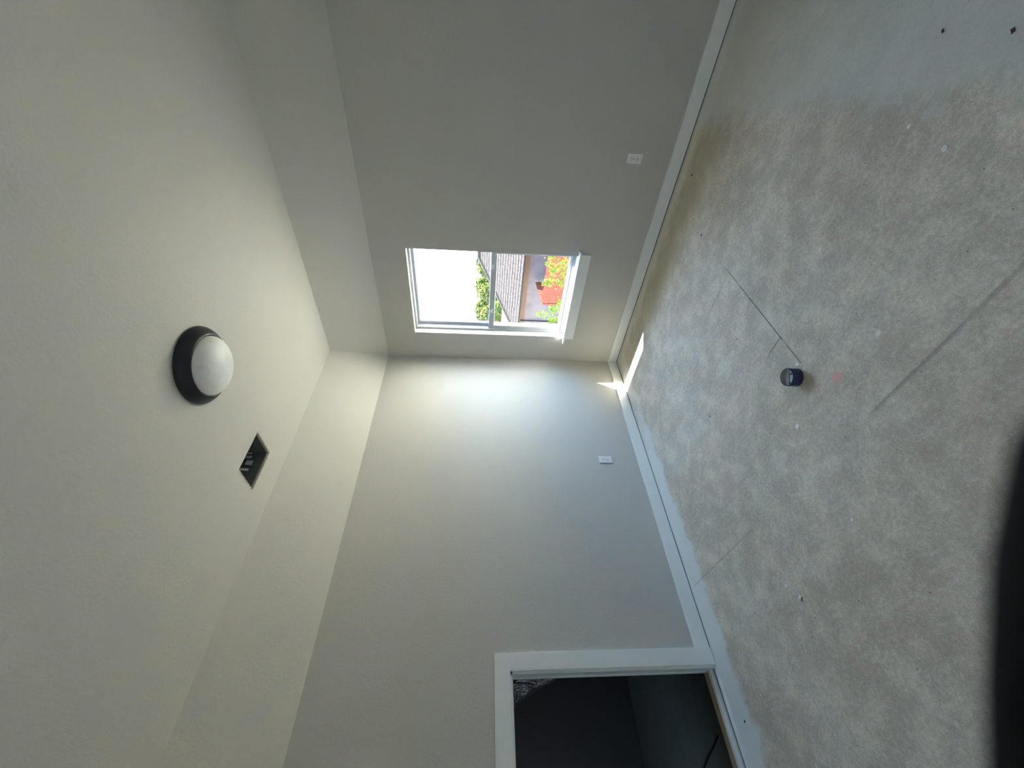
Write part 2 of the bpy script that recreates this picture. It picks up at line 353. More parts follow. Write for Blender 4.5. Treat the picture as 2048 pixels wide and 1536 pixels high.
# joint compound that fills most of the joints almost flush
bm = bmesh.new()
for x0, x1, y in ((0.0, RX, -1.140), (0.80, 1.80, -2.359)): boxbm(bm, x0, x1, y - 0.0028, y + 0.0028, -0.015, 0.0002)
boxbm(bm, 1.80, RX, -2.3618, -2.3562, -0.015, -0.0006); boxbm(bm, 0.0, 0.80, -2.3618, -2.3562, -0.015, -0.0009)
boxbm(bm, 1.742, 1.748, -2.35, -1.96, -0.015, 0.0002); boxbm(bm, 1.742, 1.748, -1.83, -1.79, -0.015, 0.0002); boxbm(bm, 1.742, 1.748, -1.30, -1.25, -0.015, 0.0002)
f_ = finish(bm, 'joint_filler', M['floor'], deck); f_['kind'] = 'stuff'
bm = bmesh.new()          # hairline crack running left off the joint
tube(bm, [(1.744, -1.765, 0.0), (1.70, -1.768, 0.0), (1.66, -1.766, 0.0), (1.62, -1.772, 0.0)], [0.0014, 0.0012, 0.0010, 0.0004], 5)
finish(bm, 'floor_crack', M['gap'], deck)

# baseboards (raised a few millimetres, leaving the dark slot)
BZ, BT = 0.1015, 0.012
def base(name, x0, x1, y0, y1):
    struct(box(name, x0, x1, y0, y1, 0.007, BZ, M['trim'], bevel=0.0018))
base('baseboard_back', 0.0, RX, -BT, 0.0)
base('baseboard_left', 0.0, BT, -2.709, -BT)
base('baseboard_right', RX - BT, RX, RY, -BT)
base('baseboard_front', 2.80, RX - BT, RY, RY + BT)
struct(box('slot_shade_left', 0.0, 0.004, -2.709, -0.0, 0.0, 0.007, M['dark'])); struct(box('slot_shade_back', 0.004, RX, -0.004, 0.0, 0.0, 0.007, M['dark']))  # dark strips painting the shade in the slot under the baseboards

# ------------------------------------------------------------------ the window
win = empty('window_1', (0.768, 0.12, WZ0)); win['kind'] = 'structure'
def frame_rect(name, x0, x1, z0, z1, wl_, wr, wbm, wt, y0, y1, mat, parent, bevel=0.002):
    bm = bmesh.new()
    boxbm(bm, x0, x0 + wl_, y0, y1, z0, z1, bevel); boxbm(bm, x1 - wr, x1, y0, y1, z0, z1, bevel)
    boxbm(bm, x0 + wl_ - 0.001, x1 - wr + 0.001, y0, y1, z0, z0 + wbm, bevel); boxbm(bm, x0 + wl_ - 0.001, x1 - wr + 0.001, y0, y1, z1 - wt, z1, bevel)
    return finish(bm, name, mat, parent)
SILLZ = 0.650
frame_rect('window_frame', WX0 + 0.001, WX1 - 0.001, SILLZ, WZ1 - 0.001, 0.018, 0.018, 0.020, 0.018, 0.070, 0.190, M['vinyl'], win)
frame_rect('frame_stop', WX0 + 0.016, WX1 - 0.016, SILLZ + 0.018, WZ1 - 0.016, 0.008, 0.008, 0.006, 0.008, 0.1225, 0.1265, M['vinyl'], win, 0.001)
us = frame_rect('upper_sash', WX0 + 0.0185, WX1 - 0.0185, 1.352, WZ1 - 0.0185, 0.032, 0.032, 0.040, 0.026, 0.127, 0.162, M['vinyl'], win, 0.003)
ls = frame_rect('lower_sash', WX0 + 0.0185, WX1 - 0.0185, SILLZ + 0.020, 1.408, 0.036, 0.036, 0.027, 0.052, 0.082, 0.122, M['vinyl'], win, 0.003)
def pane(x0, x1, z0, z1, y, parent):
    o = box('glass_pane', x0, x1, y - 0.002, y + 0.002, z0, z1, M['glass'])
    o.parent = parent; o.matrix_parent_inverse = parent.matrix_world.inverted(); return o
bpy.context.view_layer.update()
for s_, (x0, x1, z0, z1, y) in ((us, (WX0 + 0.048, WX1 - 0.048, 1.388, WZ1 - 0.042, 0.150)), (ls, (WX0 + 0.052, WX1 - 0.052, SILLZ + 0.044, 1.362, 0.110))):
    pane(x0, x1, z0, z1, y, s_)
for xk in (0.553, 1.031):
    bm = bmesh.new()
    boxbm(bm, xk - 0.022, xk + 0.022, 0.076, 0.083, 1.376, 1.402, 0.002); boxbm(bm, xk - 0.008, xk + 0.016, 0.071, 0.078, 1.384, 1.396, 0.002)
    for d in (-0.016, 0.016): boxbm(bm, xk + d - 0.003, xk + d + 0.003, 0.0735, 0.0765, 1.386, 1.392, 0.001)
    o = finish(bm, 'sash_lock', M['plate']); o.parent = ls; o.matrix_parent_inverse = ls.matrix_world.inverted()

# stool and apron
struct(box('trim_3', 0.266, 1.274, -0.056, 0.0, 0.631, SILLZ, M['trim'], bevel=0.003)).name = 'trim_3'
stl = struct(box('trim_4', WX0 + 0.0005, WX1 - 0.0005, -0.004, 0.072, 0.633, SILLZ - 0.0004, M['trim']))
struct(box('trim_5', 0.301, 1.236, -0.016, 0.0, 0.540, 0.631, M['trim'], bevel=0.0025))

# outside of our own building: soffit and roof over the window (its shadow shapes the patch of sun)
struct(box('eave', -0.9, RX + 0.9, 0.20, 0.70, 2.615, 2.64, M['siding']))
struct(box('eave_fascia', -0.9, RX + 0.9, 0.70, 0.72, 2.605, 2.72, M['siding']))
pydata('roof_slope', [(-0.9, 0.74, 2.70), (RX + 0.9, 0.74, 2.70), (RX + 0.9, -2.2, 3.75), (-0.9, -2.2, 3.75),
                      (-0.9, 0.74, 2.74), (RX + 0.9, 0.74, 2.74), (RX + 0.9, -2.2, 3.79), (-0.9, -2.2, 3.79)],
       [(0, 1, 2, 3), (4, 7, 6, 5), (0, 4, 5, 1), (1, 5, 6, 2), (2, 6, 7, 3), (3, 7, 4, 0)], M['shingle'])['kind'] = 'structure'

# ------------------------------------------------------------------ access door opening in the left wall
dr = empty('door_1', (0.0, -2.8, 0.0)); dr['kind'] = 'structure'
CW = 0.0925; CT = 0.015
bm = bmesh.new(); boxbm(bm, 0.0, CT, DY1 + 0.0, DY1 + CW, 0.004, DZ, 0.0018); finish(bm, 'side_casing', M['trim'], dr)
bm = bmesh.new(); boxbm(bm, 0.0, CT, DY0 - CW, DY1 + CW, DZ, DZ + CW, 0.0018); finish(bm, 'head_casing', M['trim'], dr)
bm = bmesh.new(); boxbm(bm, 0.0, CT, DY0 - CW, DY0, 0.004, DZ, 0.0018); finish(bm, 'side_casing', M['trim'], dr)
bm = bmesh.new()
boxbm(bm, -0.130, 0.001, DY1 - 0.016, DY1 + 0.002, 0.0, DZ, 0.001); boxbm(bm, -0.130, 0.001, DY0, DY0 + 0.016, 0.0, DZ, 0.001)
boxbm(bm, -0.130, 0.001, DY0, DY1, DZ - 0.014, DZ + 0.002, 0.001)
finish(bm, 'jamb', M['trim'], dr)
bm = bmesh.new()
boxbm(bm, -0.100, -0.082, DY1 - 0.024, DY1 - 0.015, 0.03, DZ - 0.014, 0.001); boxbm(bm, -0.100, -0.082, DY0, DY1, DZ - 0.022, DZ - 0.013, 0.001)
finish(bm, 'door_stop', M['trim'], dr)
thr = box('threshold', -0.125, -0.040, DY0, DY1 - 0.016, 0.0, 0.030, M['board'], dr, 0.002)
box('threshold_strip', -0.060, -0.028, DY0, DY1 - 0.016, 0.0, 0.034, M['trim'], dr, 0.003)
box('weather_seal', -0.027, -0.010, DY0, DY1 - 0.016, 0.0, 0.010, M['seal'], dr, 0.003)
box('threshold_nosing', -0.010, 0.010, DY0, DY1 - 0.004, 0.0, 0.012, M['trim'], dr, 0.003)

# dark attic space behind it
AX, AY0, AY1, AZ = -1.75, -4.6, -1.7, 1.75
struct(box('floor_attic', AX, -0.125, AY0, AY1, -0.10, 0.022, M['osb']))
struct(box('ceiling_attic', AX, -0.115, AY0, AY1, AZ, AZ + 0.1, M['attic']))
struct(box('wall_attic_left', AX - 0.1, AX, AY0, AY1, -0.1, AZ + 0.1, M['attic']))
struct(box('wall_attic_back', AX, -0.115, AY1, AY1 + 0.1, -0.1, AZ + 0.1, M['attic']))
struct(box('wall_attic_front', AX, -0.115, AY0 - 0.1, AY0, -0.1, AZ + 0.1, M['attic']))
# flexible duct in a crinkled foil jacket
def duct(name, pts, rad, label, seg=40, steps=110):
    P_ = [Vector(p) for p in pts]; bm = bmesh.new(); rings = []
    def cr_(t):
        n_ = len(P_) - 1; k = min(int(t * n_), n_ - 1); u = t * n_ - k
        p0, p1, p2, p3 = P_[max(k - 1, 0)], P_[k], P_[k + 1], P_[min(k + 2, n_)]
        return 0.5 * ((2 * p1) + (-p0 + p2) * u + (2 * p0 - 5 * p1 + 4 * p2 - p3) * u * u + (-p0 + 3 * p1 - 3 * p2 + p3) * u ** 3)
    for i in range(steps + 1):
        t = i / steps; p = cr_(t); d = (cr_(min(t + 0.01, 1)) - cr_(max(t - 0.01, 0))).normalized()
        u = d.orthogonal().normalized() if i == 0 else (u - d * u.dot(d)).normalized(); w = d.cross(u); rg = []
        for k in range(seg):
            a_ = 2 * math.pi * k / seg
            q = Vector((math.cos(a_) * 2.2, math.sin(a_) * 2.2, t * 34))
            r = rad * (1 + 0.045 * math.sin(t * steps * 0.9) + 0.11 * (noise.noise(q) ) + 0.05 * noise.noise(q * 2.7))
            rg.append(bm.verts.new(p + (u * math.cos(a_) + w * math.sin(a_)) * r))
        rings.append(rg)
    for i in range(steps):
        for k in range(seg): bm.faces.new((rings[i][k], rings[i][(k + 1) % seg], rings[i + 1][(k + 1) % seg], rings[i + 1][k]))
    bm.faces.new(rings[0][::-1]); bm.faces.new(rings[-1])
    return tag(finish(bm, name, M['foil'], None, True), label, 'duct')
duct('flexible_duct', [(-0.95, -3.45, 1.62), (-0.62, -3.05, 1.58), (-0.50, -2.80, 1.27), (-0.50, -2.61, 0.84), (-0.62, -2.42, 0.30), (-0.8, -2.3, 0.16)], 0.115,
     'silver crinkled foil flexible duct hanging inside the dark access opening')
bm = bmesh.new(); tube(bm, [(-0.20, -3.12, 0.0265), (-0.30, -3.16, 0.0265), (-0.42, -3.20, 0.0265), (-0.58, -3.27, 0.0265), (-0.8, -3.3, 0.0265)], [0.0045] * 5, 8)
tag(finish(bm, 'cable', M['cable'], None, True), 'black cable lying on the decking inside the access opening', 'cable')

# ------------------------------------------------------------------ ceiling light
LX, LY = 1.456, -1.768
lt = empty('ceiling_light', (LX, LY, H2), label='round flush ceiling light with black pan and frosted glass dome', cat='ceiling light')
lathe('canopy_pan', [(0.001, 0.0), (0.190, 0.0), (0.1935, -0.004), (0.192, -0.014), (0.184, -0.026), (0.170, -0.040), (0.160, -0.050), (0.154, -0.0545), (0.149, -0.054), (0.148, -0.040), (0.001, -0.038)], M['black'], lt, 96, (LX, LY, H2))
dp = [(0.1475, -0.044)] + [(0.1475 * math.cos(t), -0.050 - 0.066 * math.sin(t)) for t in [math.pi / 2 * i / 22 for i in range(23)]]
lathe('glass_dome', dp, M['opal'], lt, 96, (LX, LY, H2))

# ------------------------------------------------------------------ vent cut-out in the ceiling, rough edged, with its metal boot above
vt = empty('ceiling_vent_boot', ((VX0 + VX1) / 2, (VY0 + VY1) / 2, H2 + 0.1), label='open rectangular duct hole in ceiling with ragged drywall edge and no grille', cat='vent')
M['boot'] = plain('dark_duct_liner', (0.15, 0.145, 0.15), 0.6, 0.3, 0.0, 0.3, 30)
bt = 0.004; T0 = H2 + th; T1 = H2 + 0.26
bm = bmesh.new()
boxbm(bm, VX0 - bt, VX0, VY0 - bt, VY1 + bt, T0, T1); boxbm(bm, VX1, VX1 + bt, VY0 - bt, VY1 + bt, T0, T1)
boxbm(bm, VX0, VX1, VY0 - bt, VY0, T0, T1); boxbm(bm, VX0, VX1, VY1, VY1 + bt, T0, T1); boxbm(bm, VX0 - bt, VX1 + bt, VY0 - bt, VY1 + bt, T1, T1 + bt)
finish(bm, 'boot_box', M['boot'], vt)
random.seed(5)
for (yy, w_, h_, zz) in ((-1.664 - 0.006, 0.012, 0.030, 0.098), (-1.700, 0.022, 0.036, 0.090), (-1.743, 0.034, 0.040, 0.070), (-1.795, 0.018, 0.050, 0.075)):
    bm = bmesh.new(); boxbm(bm, VX0 + 0.006, VX0 + 0.008, yy - w_ / 2, yy + w_ / 2, H2 + zz, H2 + zz + h_, 0.0005, 1)
    bmesh.ops.rotate(bm, verts=bm.verts, cent=(VX0 + 0.007, yy, H2 + zz), matrix=Matrix.Rotation(random.uniform(0.05, 0.15), 3, 'Y'))
    finish(bm, 'mounting_tab', M['galv'], vt)
bm = bmesh.new()          # take-off collar at the far end of the boot
tube(bm, [(0.66, VY1 - 0.001, H2 + 0.15), (0.66, VY1 - 0.03, H2 + 0.15)], [0.055, 0.055], 28); finish(bm, 'duct_collar', M['boot'], vt, True)
# torn paper fringe
bm = bmesh.new(); random.seed(11)
def fringe(p, q, nrm, n_, amp):
    p = Vector(p); q = Vector(q); nrm = Vector(nrm)
    for i in range(n_):
        a0 = p.lerp(q, i / n_); a1 = p.lerp(q, (i + 1) / n_)
        w_ = amp * random.uniform(0.3, 1.0) * (1.9 if random.random() < 0.12 else 1)
        drop = random.uniform(0.001, 0.004)
        v1 = bm.verts.new((a0.x, a0.y, H2 - 0.0008)); v2 = bm.verts.new((a1.x, a1.y, H2 - 0.0008))
        m_ = a0.lerp(a1, random.uniform(0.2, 0.8)) + nrm * w_
        v3 = bm.verts.new((m_.x, m_.y, H2 - drop)); v4 = bm.verts.new((a0.x - nrm.x * 0.002, a0.y - nrm.y * 0.002, H2 + 0.004)); v5 = bm.verts.new((a1.x - nrm.x * 0.002, a1.y - nrm.y * 0.002, H2 + 0.004))
        bm.faces.new((v1, v2, v3)); bm.faces.new((v1, v4, v5, v2)); bm.faces.new((v1, v3, v4)); bm.faces.new((v2, v5, v3))
fringe((VX0, VY1, 0), (VX0, VY0, 0), (-1, 0, 0), 34, 0.011); fringe((VX1, VY0, 0), (VX1, VY1, 0), (1, 0, 0), 34, 0.004)
fringe((VX0, VY0, 0), (VX1, VY0, 0), (0, -1, 0), 26, 0.013); fringe((VX1, VY1, 0), (VX0, VY1, 0), (0, 1, 0), 26, 0.013)
o = finish(bm, 'torn_paper_edge', M['paper'], vt); o['kind'] = 'stuff'

# ------------------------------------------------------------------ outlets
def outlet(origin, rotz, label):
    r = empty('wall_outlet', origin, label=label, cat='outlet'); r.rotation_euler = (0, 0, rotz)
    def prt(name, bm, mat):
        o = finish(bm, name, mat); o.parent = r; return o
    bm = bmesh.new(); boxbm(bm, -0.035, 0.035, -0.0065, 0.0, -0.057, 0.057, 0.0022, 3); prt('cover_plate', bm, M['plate'])
    for s in (-1, 1):
        zc = s * 0.0195
        bm = bmesh.new()
        vs = []
        for k in range(32):
            t = 2 * math.pi * k / 32; vs.append((max(-0.0165, min(0.0165, 0.0172 * math.cos(t))), 0.0148 * math.sin(t)))
        lo_ = [bm.verts.new((a, -0.0060, zc + b)) for a, b in vs]; hi_ = [bm.verts.new((a * 0.97, -0.0082, zc + b * 0.97)) for a, b in vs]
        for k in range(32): bm.faces.new((lo_[k], lo_[(k + 1) % 32], hi_[(k + 1) % 32], hi_[k]))
        bm.faces.new(hi_)
        rc = prt('receptacle', bm, M['plate'])
        bm = bmesh.new()
        boxbm(bm, -0.0075, -0.0052, -0.0086, -0.0080, zc - 0.001, zc + 0.0085); boxbm(bm, 0.0052, 0.0075, -0.0086, -0.0080, zc, zc + 0.0075)
        boxbm(bm, -0.0028, 0.0028, -0.0086, -0.0080, zc - 0.0105, zc - 0.0052, 0.0008)
        o = finish(bm, 'slots', M['dark']); o.parent = rc
    bm = bmesh.new(); tube(bm, [(0, -0.006, 0), (0, -0.0078, 0)], [0.0030, 0.0026], 16); prt('screw', bm, M['steel'])
    return r
outlet((2.0173, 0.0, 0.3733), 0, 'white duplex outlet low on the darker window wall')
outlet((0.0, -1.2874, 0.3858), math.radians(90), 'white duplex outlet low on the wall with the access opening')

# ------------------------------------------------------------------ blue cap on the floor
PX, PY, PH, PR = 1.682, -1.991, 0.052, 0.0425
pc = empty('pipe_cap', (PX, PY, 0), label='short dark blue plastic cylinder with recessed grey top standing on the floor', cat='pipe cap')
lathe('shell', [(0.001, 0.0), (PR - 0.001, 0.0), (PR, 0.001), (PR, PH - 0.0015), (PR - 0.0012, PH), (PR - 0.0032, PH), (PR - 0.0036, PH - 0.0006)], M['pipe'], pc, 64, (PX, PY, 0))
lathe('recessed_top', [(PR - 0.0034, PH - 0.0003), (PR - 0.0038, PH - 0.013), (0.001, PH - 0.014)], M['pipegrey'], pc, 48, (PX, PY, 0), False)
bm = bmesh.new(); boxbm(bm, -PR + 0.005, PR - 0.005, -0.0014, 0.0014, 0, 0.0035, 0.0008)
bmesh.ops.rotate(bm, verts=bm.verts, cent=(0, 0, 0), matrix=Matrix.Rotation(math.radians(45), 3, 'Z')); bmesh.ops.translate(bm, verts=bm.verts, vec=(PX, PY, PH - 0.0142))
finish(bm, 'ridge', M['pipegrey'], pc)
for dx, dy in ((0.020, 0.002), (-0.016, -0.022)):
    bm = bmesh.new(); tube(bm, [(PX + dx, PY + dy, PH - 0.0142), (PX + dx, PY + dy, PH - 0.0128)], [0.0058, 0.0054], 18); finish(bm, 'screw_hole', M['dark'], pc)

# ------------------------------------------------------------------ blobs and crumbs on the floor
def blob(x, y, r, label, seed, mat='blob', hgt=0.0016, cat='plaster blob', name='plaster_blob', asp=1.0, rot=0.0):
    random.seed(seed); bm = bmesh.new(); n_ = 18; rr = [r * random.uniform(0.72, 1.12) for _ in range(n_)]; rings = []
    for lvl, (s, z) in enumerate(((1.0, 0.0), (0.86, hgt * 0.8), (0.5, hgt))):
        rg = []
        for k in range(n_):
            t = 2 * math.pi * k / n_; q = (rr[k] + rr[k - 1] + rr[(k + 1) % n_]) / 3 * s
            u, v = q * math.cos(t) * asp, q * math.sin(t)
            rg.append(bm.verts.new((u * math.cos(rot) - v * math.sin(rot), u * math.sin(rot) + v * math.cos(rot), z)))
        rings.append(rg)
    for i in range(2):
        for k in range(n_): bm.faces.new((rings[i][k], rings[i][(k + 1) % n_], rings[i + 1][(k + 1) % n_], rings[i + 1][k]))
    bm.faces.new(rings[2]); bm.faces.new(rings[0][::-1])
    o = finish(bm, name, M[mat], None, True); o.location = (x, y, 0.0002)
    tag(o, label, cat); return o
G_ = 'dried compound blobs on the bare floor'
for i, (x, y, r, a_, rt, lb) in enumerate([
    (1.526, -2.161, 0.014, 1.2, 0.3, 'round pale plaster blob on the floor just left of the dark blue cylinder'),
    (1.493, -2.612, 0.0085, 1.1, 0.0, 'bright white plaster blob on the open floor, roundest in the lower middle'),
    (0.943, -2.669, 0.0085, 1.4, 0.8, 'white plaster blob nearest the access opening, without a dark speck'),
    (0.997, -2.738, 0.0085, 1.3, 0.5, 'white plaster blob with a dark splinter lying against it'),
    (2.634, -1.906, 0.010, 1.2, 0.9, 'plaster blob beside the pale floor patch, nearer the right wall'),
    (2.654, -1.723, 0.008, 1.2, 0.2, 'small plaster blob beside the pale floor patch, nearer the window wall'),
    (2.077, -2.160, 0.010, 1.3, 0.4, 'pale plaster blob on the floor right of the pink mark'),
    (2.165, -1.679, 0.007, 1.8, 0.9, 'elongated plaster smear on the floor well right of the long floor joint'),
    (1.726, -1.950, 0.010, 1.6, -0.5, 'pale plaster smear touching the back of the dark blue cylinder')]):
    blob(x, y, r, lb, 20 + i, asp=a_, rot=rt, name='plaster_smear' if 'smear' in lb else 'plaster_blob')
def chip(x, y, l, w, rot, label, mat='chip', h=0.003, cat='debris', name='floor_crumb'):
    bm = bmesh.new(); boxbm(bm, -l / 2, l / 2, -w / 2, w / 2, 0, h, w * 0.25, 2)
    for v in bm.verts: v.co.x += noise.noise(v.co * 400 + Vector((x, y, 0))) * l * 0.2; v.co.y += noise.noise(v.co * 300 + Vector((y, x, 5))) * w * 0.3
    o = finish(bm, name, M[mat]); o.location = (x, y, 0.0); o.rotation_euler = (0, 0, rot); tag(o, label, cat); return o
chip(1.759, -0.668, 0.016, 0.010, 0.6, 'dark crumb on the floor near the middle of the window wall')
chip(1.998, -0.222, 0.014, 0.011, 0.2, 'dark round crumb on the floor close below the window wall baseboard')
chip(0.989, -1.633, 0.014, 0.004, 1.2, 'thin brown splinter on the floor left of the long joint', 'redchip', 0.002)
chip(1.000, -1.645, 0.012, 0.003, 0.2, 'short brown sliver crossing the thin brown splinter', 'redchip', 0.003)
chip(1.258, -1.945, 0.013, 0.011, 0.7, 'small square white drywall chip on the floor left of the cylinder', 'blob', 0.004, name='drywall_chip')
chip(1.006, -2.748, 0.017, 0.004, 0.9, 'dark splinter lying against a white plaster blob')
chip(2.925, -1.858, 0.014, 0.008, 0.8, 'dark crumb on the pale floor patch, nearer the photographer')
chip(2.905, -1.620, 0.013, 0.006, 1.0, 'dark crumb on the pale floor patch, nearer the window wall')
chip(1.52, -1.50, 0.006, 0.005, 0.3, 'tiny dark pellet on the floor beside the long joint')
chip(0.123, -3.088, 0.014, 0.010, 0.5, 'dark crumb on the floor beside the access opening threshold')

# ------------------------------------------------------------------ fingertip at the lens
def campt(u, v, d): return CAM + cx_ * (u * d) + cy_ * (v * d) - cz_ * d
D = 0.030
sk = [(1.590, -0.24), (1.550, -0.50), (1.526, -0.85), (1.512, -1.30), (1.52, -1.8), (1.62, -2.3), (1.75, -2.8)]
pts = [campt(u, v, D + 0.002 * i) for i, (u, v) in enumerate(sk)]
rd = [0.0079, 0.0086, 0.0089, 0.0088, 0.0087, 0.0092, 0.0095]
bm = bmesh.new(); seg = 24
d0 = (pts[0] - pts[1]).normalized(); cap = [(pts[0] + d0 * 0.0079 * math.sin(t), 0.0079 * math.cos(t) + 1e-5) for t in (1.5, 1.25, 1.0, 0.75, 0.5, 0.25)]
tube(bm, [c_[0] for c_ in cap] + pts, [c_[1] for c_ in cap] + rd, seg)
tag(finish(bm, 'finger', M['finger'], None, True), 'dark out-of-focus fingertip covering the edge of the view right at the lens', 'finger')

# ================================================================== outdoors
GZ = -3.05
struct(box('ground', -80, 60, 0.20, 130, GZ - 0.2, GZ, M['ground']))

# neighbouring house
hs = empty('house', (-7.0, 17.5, GZ), label='neighbouring house with grey shingled hip roof and pinkish walls beyond red fence', cat='house')
box('wall', -10.62, 2.0, 14.80, 15.0, GZ, -0.42, M['stucco'], hs); box('wall', -10.62, -10.42, 15.0, 22.0, GZ, -0.42, M['stucco'], hs)
box('brick_band', -10.64, 2.02, 14.77, 14.80, -0.82, -0.42, M['tanband'], hs)
box('soffit', -10.62, 2.2, 14.30, 14.80, -0.50, -0.44, M['fascia'], hs); box('fascia', -10.64, 2.2, 14.26, 14.30, -0.56, -0.40, M['fascia'], hs)
bm = bmesh.new(); tube(bm, [(-10.19, 14.72, -0.5), (-10.19, 14.72, GZ + 0.1)], [0.035, 0.035], 10); finish(bm, 'downspout', M['utility'], hs)
box('utility_box', -10.62, -10.2, 14.55, 14.80, -3.0, -2.55, M['utility'], hs, 0.02)
EX, EY, EZ, SL = -10.62, 13.95, -0.43, 0.712
RZ = 1.62; t_r = (RZ - EZ) / SL
E1 = (EX + t_r, EY + t_r, RZ); RXe = 3.0
pydata('roof', [(EX, EY, EZ - .02), (RXe, EY, EZ - .02), (RXe, EY + t_r, RZ - .02), (E1[0], E1[1], RZ - .02), (EX, EY + 2 * t_r, EZ - .02), (RXe, EY + 2 * t_r, EZ - .02),
                (EX, EY, EZ - .06), (RXe, EY, EZ - .06), (EX, EY + 2 * t_r, EZ - .06), (RXe, EY + 2 * t_r, EZ - .06)],
       [(0, 1, 2, 3), (0, 3, 4), (3, 2, 5, 4), (0, 6, 7, 1), (0, 4, 8, 6), (1, 7, 9, 5, 2), (4, 5, 9, 8), (6, 8, 9, 7)], M['shingledark'], hs)
vs = []; fs = []; random.seed(3)
course = 0.19; sl_len = math.hypot(t_r, RZ - EZ); ncs = int(sl_len / course) + 1
cu = Vector((0, t_r, RZ - EZ)).normalized(); nn = Vector((0, -(RZ - EZ), t_r)).normalized()
for i in range(ncs):
    s0 = i * course; frac = s0 / sl_len; xl = EX + t_r * frac + 0.02; x = xl + random.uniform(-0.15, 0)
    while x < RXe:
        w_ = random.uniform(0.18, 0.32); xa, xb = max(x, xl), min(x + w_ - 0.014, RXe); x += w_
        if xb - xa < 0.03: continue
        lift = random.choice((0.008, 0.012, 0.017)); e0 = min(s0 + course * 1.05, sl_len)
        base_ = Vector((0, EY, EZ))
        a0 = base_ + cu * (s0 + random.uniform(-0.012, 0.012)) + nn * (0.014 + lift); a1 = base_ + cu * e0 + nn * 0.006; k = len(vs)
        b0 = base_ + cu * s0 + nn * -0.005
        for (xx, q) in ((xa, a0), (xb, a0), (xb, a1), (xa, a1), (xa, b0), (xb, b0)): vs.append((xx, q.y, q.z))
        fs += [(k, k + 1, k + 2, k + 3), (k, k + 4, k + 5, k + 1), (k, k + 3, k + 4), (k + 1, k + 5, k + 2)]
sh = pydata('shingles', vs, fs, M['shingle'], hs); sh['kind'] = 'stuff'
bm = bmesh.new(); tube(bm, [(EX, EY, EZ + 0.03), (E1[0], E1[1], RZ + 0.05), (RXe, E1[1], RZ + 0.05)], [0.07, 0.07, 0.07], 6); finish(bm, 'ridge_cap', M['shingle'], hs)

# red stained fence in front of it, board by board, and its return to the house
def fence(name, p, q, top, label):
    p = Vector(p); q = Vector(q); L = (q - p).length; d = (q - p) / L; nrm = Vector((-d.y, d.x))
    f = empty(name, (p.x, p.y, GZ), label=label, cat='fence', group=None); nb = int(L / 0.145); random.seed(9)
    ang = math.atan2(d.y, d.x)
    proto = None
    for i in range(nb):
        if proto is None:
            bm = bmesh.new(); boxbm(bm, 0, 0.139, -0.009, 0.009, 0, top - GZ, 0.002, 1)
            me = bpy.data.meshes.new('fence_board'); bmesh.ops.recalc_face_normals(bm, faces=bm.faces); bm.to_mesh(me); bm.free(); me.materials.append(M['fence']); proto = me
        o = bpy.data.objects.new('fence_board', proto); C.objects.link(o); o.parent = f
        o.location = (d.x * i * 0.145, d.y * i * 0.145, random.uniform(-0.012, 0.006)); o.rotation_euler = (random.uniform(-0.006, 0.006), random.uniform(-0.004, 0.004), ang)
    for zr in (0.35, 1.05, 1.65):
        bm = bmesh.new(); boxbm(bm, 0, L, 0.010, 0.048, zr, zr + 0.09); o = finish(bm, 'rail', M['fence']); o.parent = f; o.rotation_euler = (0, 0, ang)
    for s in range(int(L / 2.4) + 1):
        bm = bmesh.new(); boxbm(bm, min(s * 2.4, L - 0.09), min(s * 2.4, L - 0.09) + 0.09, 0.048, 0.138, 0, top - GZ - 0.05); o = finish(bm, 'post', M['fence']); o.parent = f; o.rotation_euler = (0, 0, ang)
    return f
fence('wooden_fence', (-7.22, 12.0), (-1.2, 12.0), -1.15, 'long red-stained board fence facing the window, nearer than the house')
fence('wooden_fence', (-7.24, 12.06), (-7.80, 14.72), -1.15, 'short red-stained fence return running back to the house wall')

# ornamental trees whose tops reach the lower pane
def spray_tree(root, tips, label, seed, nleaf):
    random.seed(seed); root = Vector(root)
    t = empty('crape_myrtle', root, label=label, cat='tree')
    lv = []; lf = []
    for (tip, bend, dens) in tips:
        tip = Vector(tip); mid = root.lerp(tip, 0.55) + Vector(bend)
        pts_ = [root * (1 - s) ** 2 + mid * 2 * s * (1 - s) + tip * s * s for s in [i / 10 for i in range(11)]]
        bm = bmesh.new(); tube(bm, pts_, [0.026 * (1 - 0.8 * i / 10) for i in range(11)], 7)
        finish(bm, 'stem', M['bark'], t, True)
        for _ in range(int(nleaf * dens * 0.45)):
            s = 1 - random.random() ** 1.4 * 0.42; k = min(int(s * 10), 9); p = pts_[k].lerp(pts_[k + 1], s * 10 - k)
            sp = 0.035 + 0.16 * (1 - s) ** 0.6 * 1.2
            p = p + Vector((random.gauss(0, sp), random.gauss(0, sp), random.gauss(0, sp * 0.7)))
            a_ = Vector((random.gauss(0, 1), random.gauss(0, 1), random.gauss(0.5, 0.8))).normalized(); b_ = a_.orthogonal().normalized()
            b_ = (b_ * math.cos(random.uniform(0, 6.3)) + a_.cross(b_) * math.sin(random.uniform(0, 6.3))).normalized()
            l_ = random.uniform(0.08, 0.14); w_ = l_ * 0.45; k = len(lv)
            lv += [p - a_ * l_ / 2, p + b_ * w_ / 2 , p + a_ * l_ / 2, p - b_ * w_ / 2]; lf.append((k, k + 1, k + 2, k + 3))
    o = pydata('foliage', lv, lf, M['leafy'], t); o['kind'] = 'stuff'
    return t
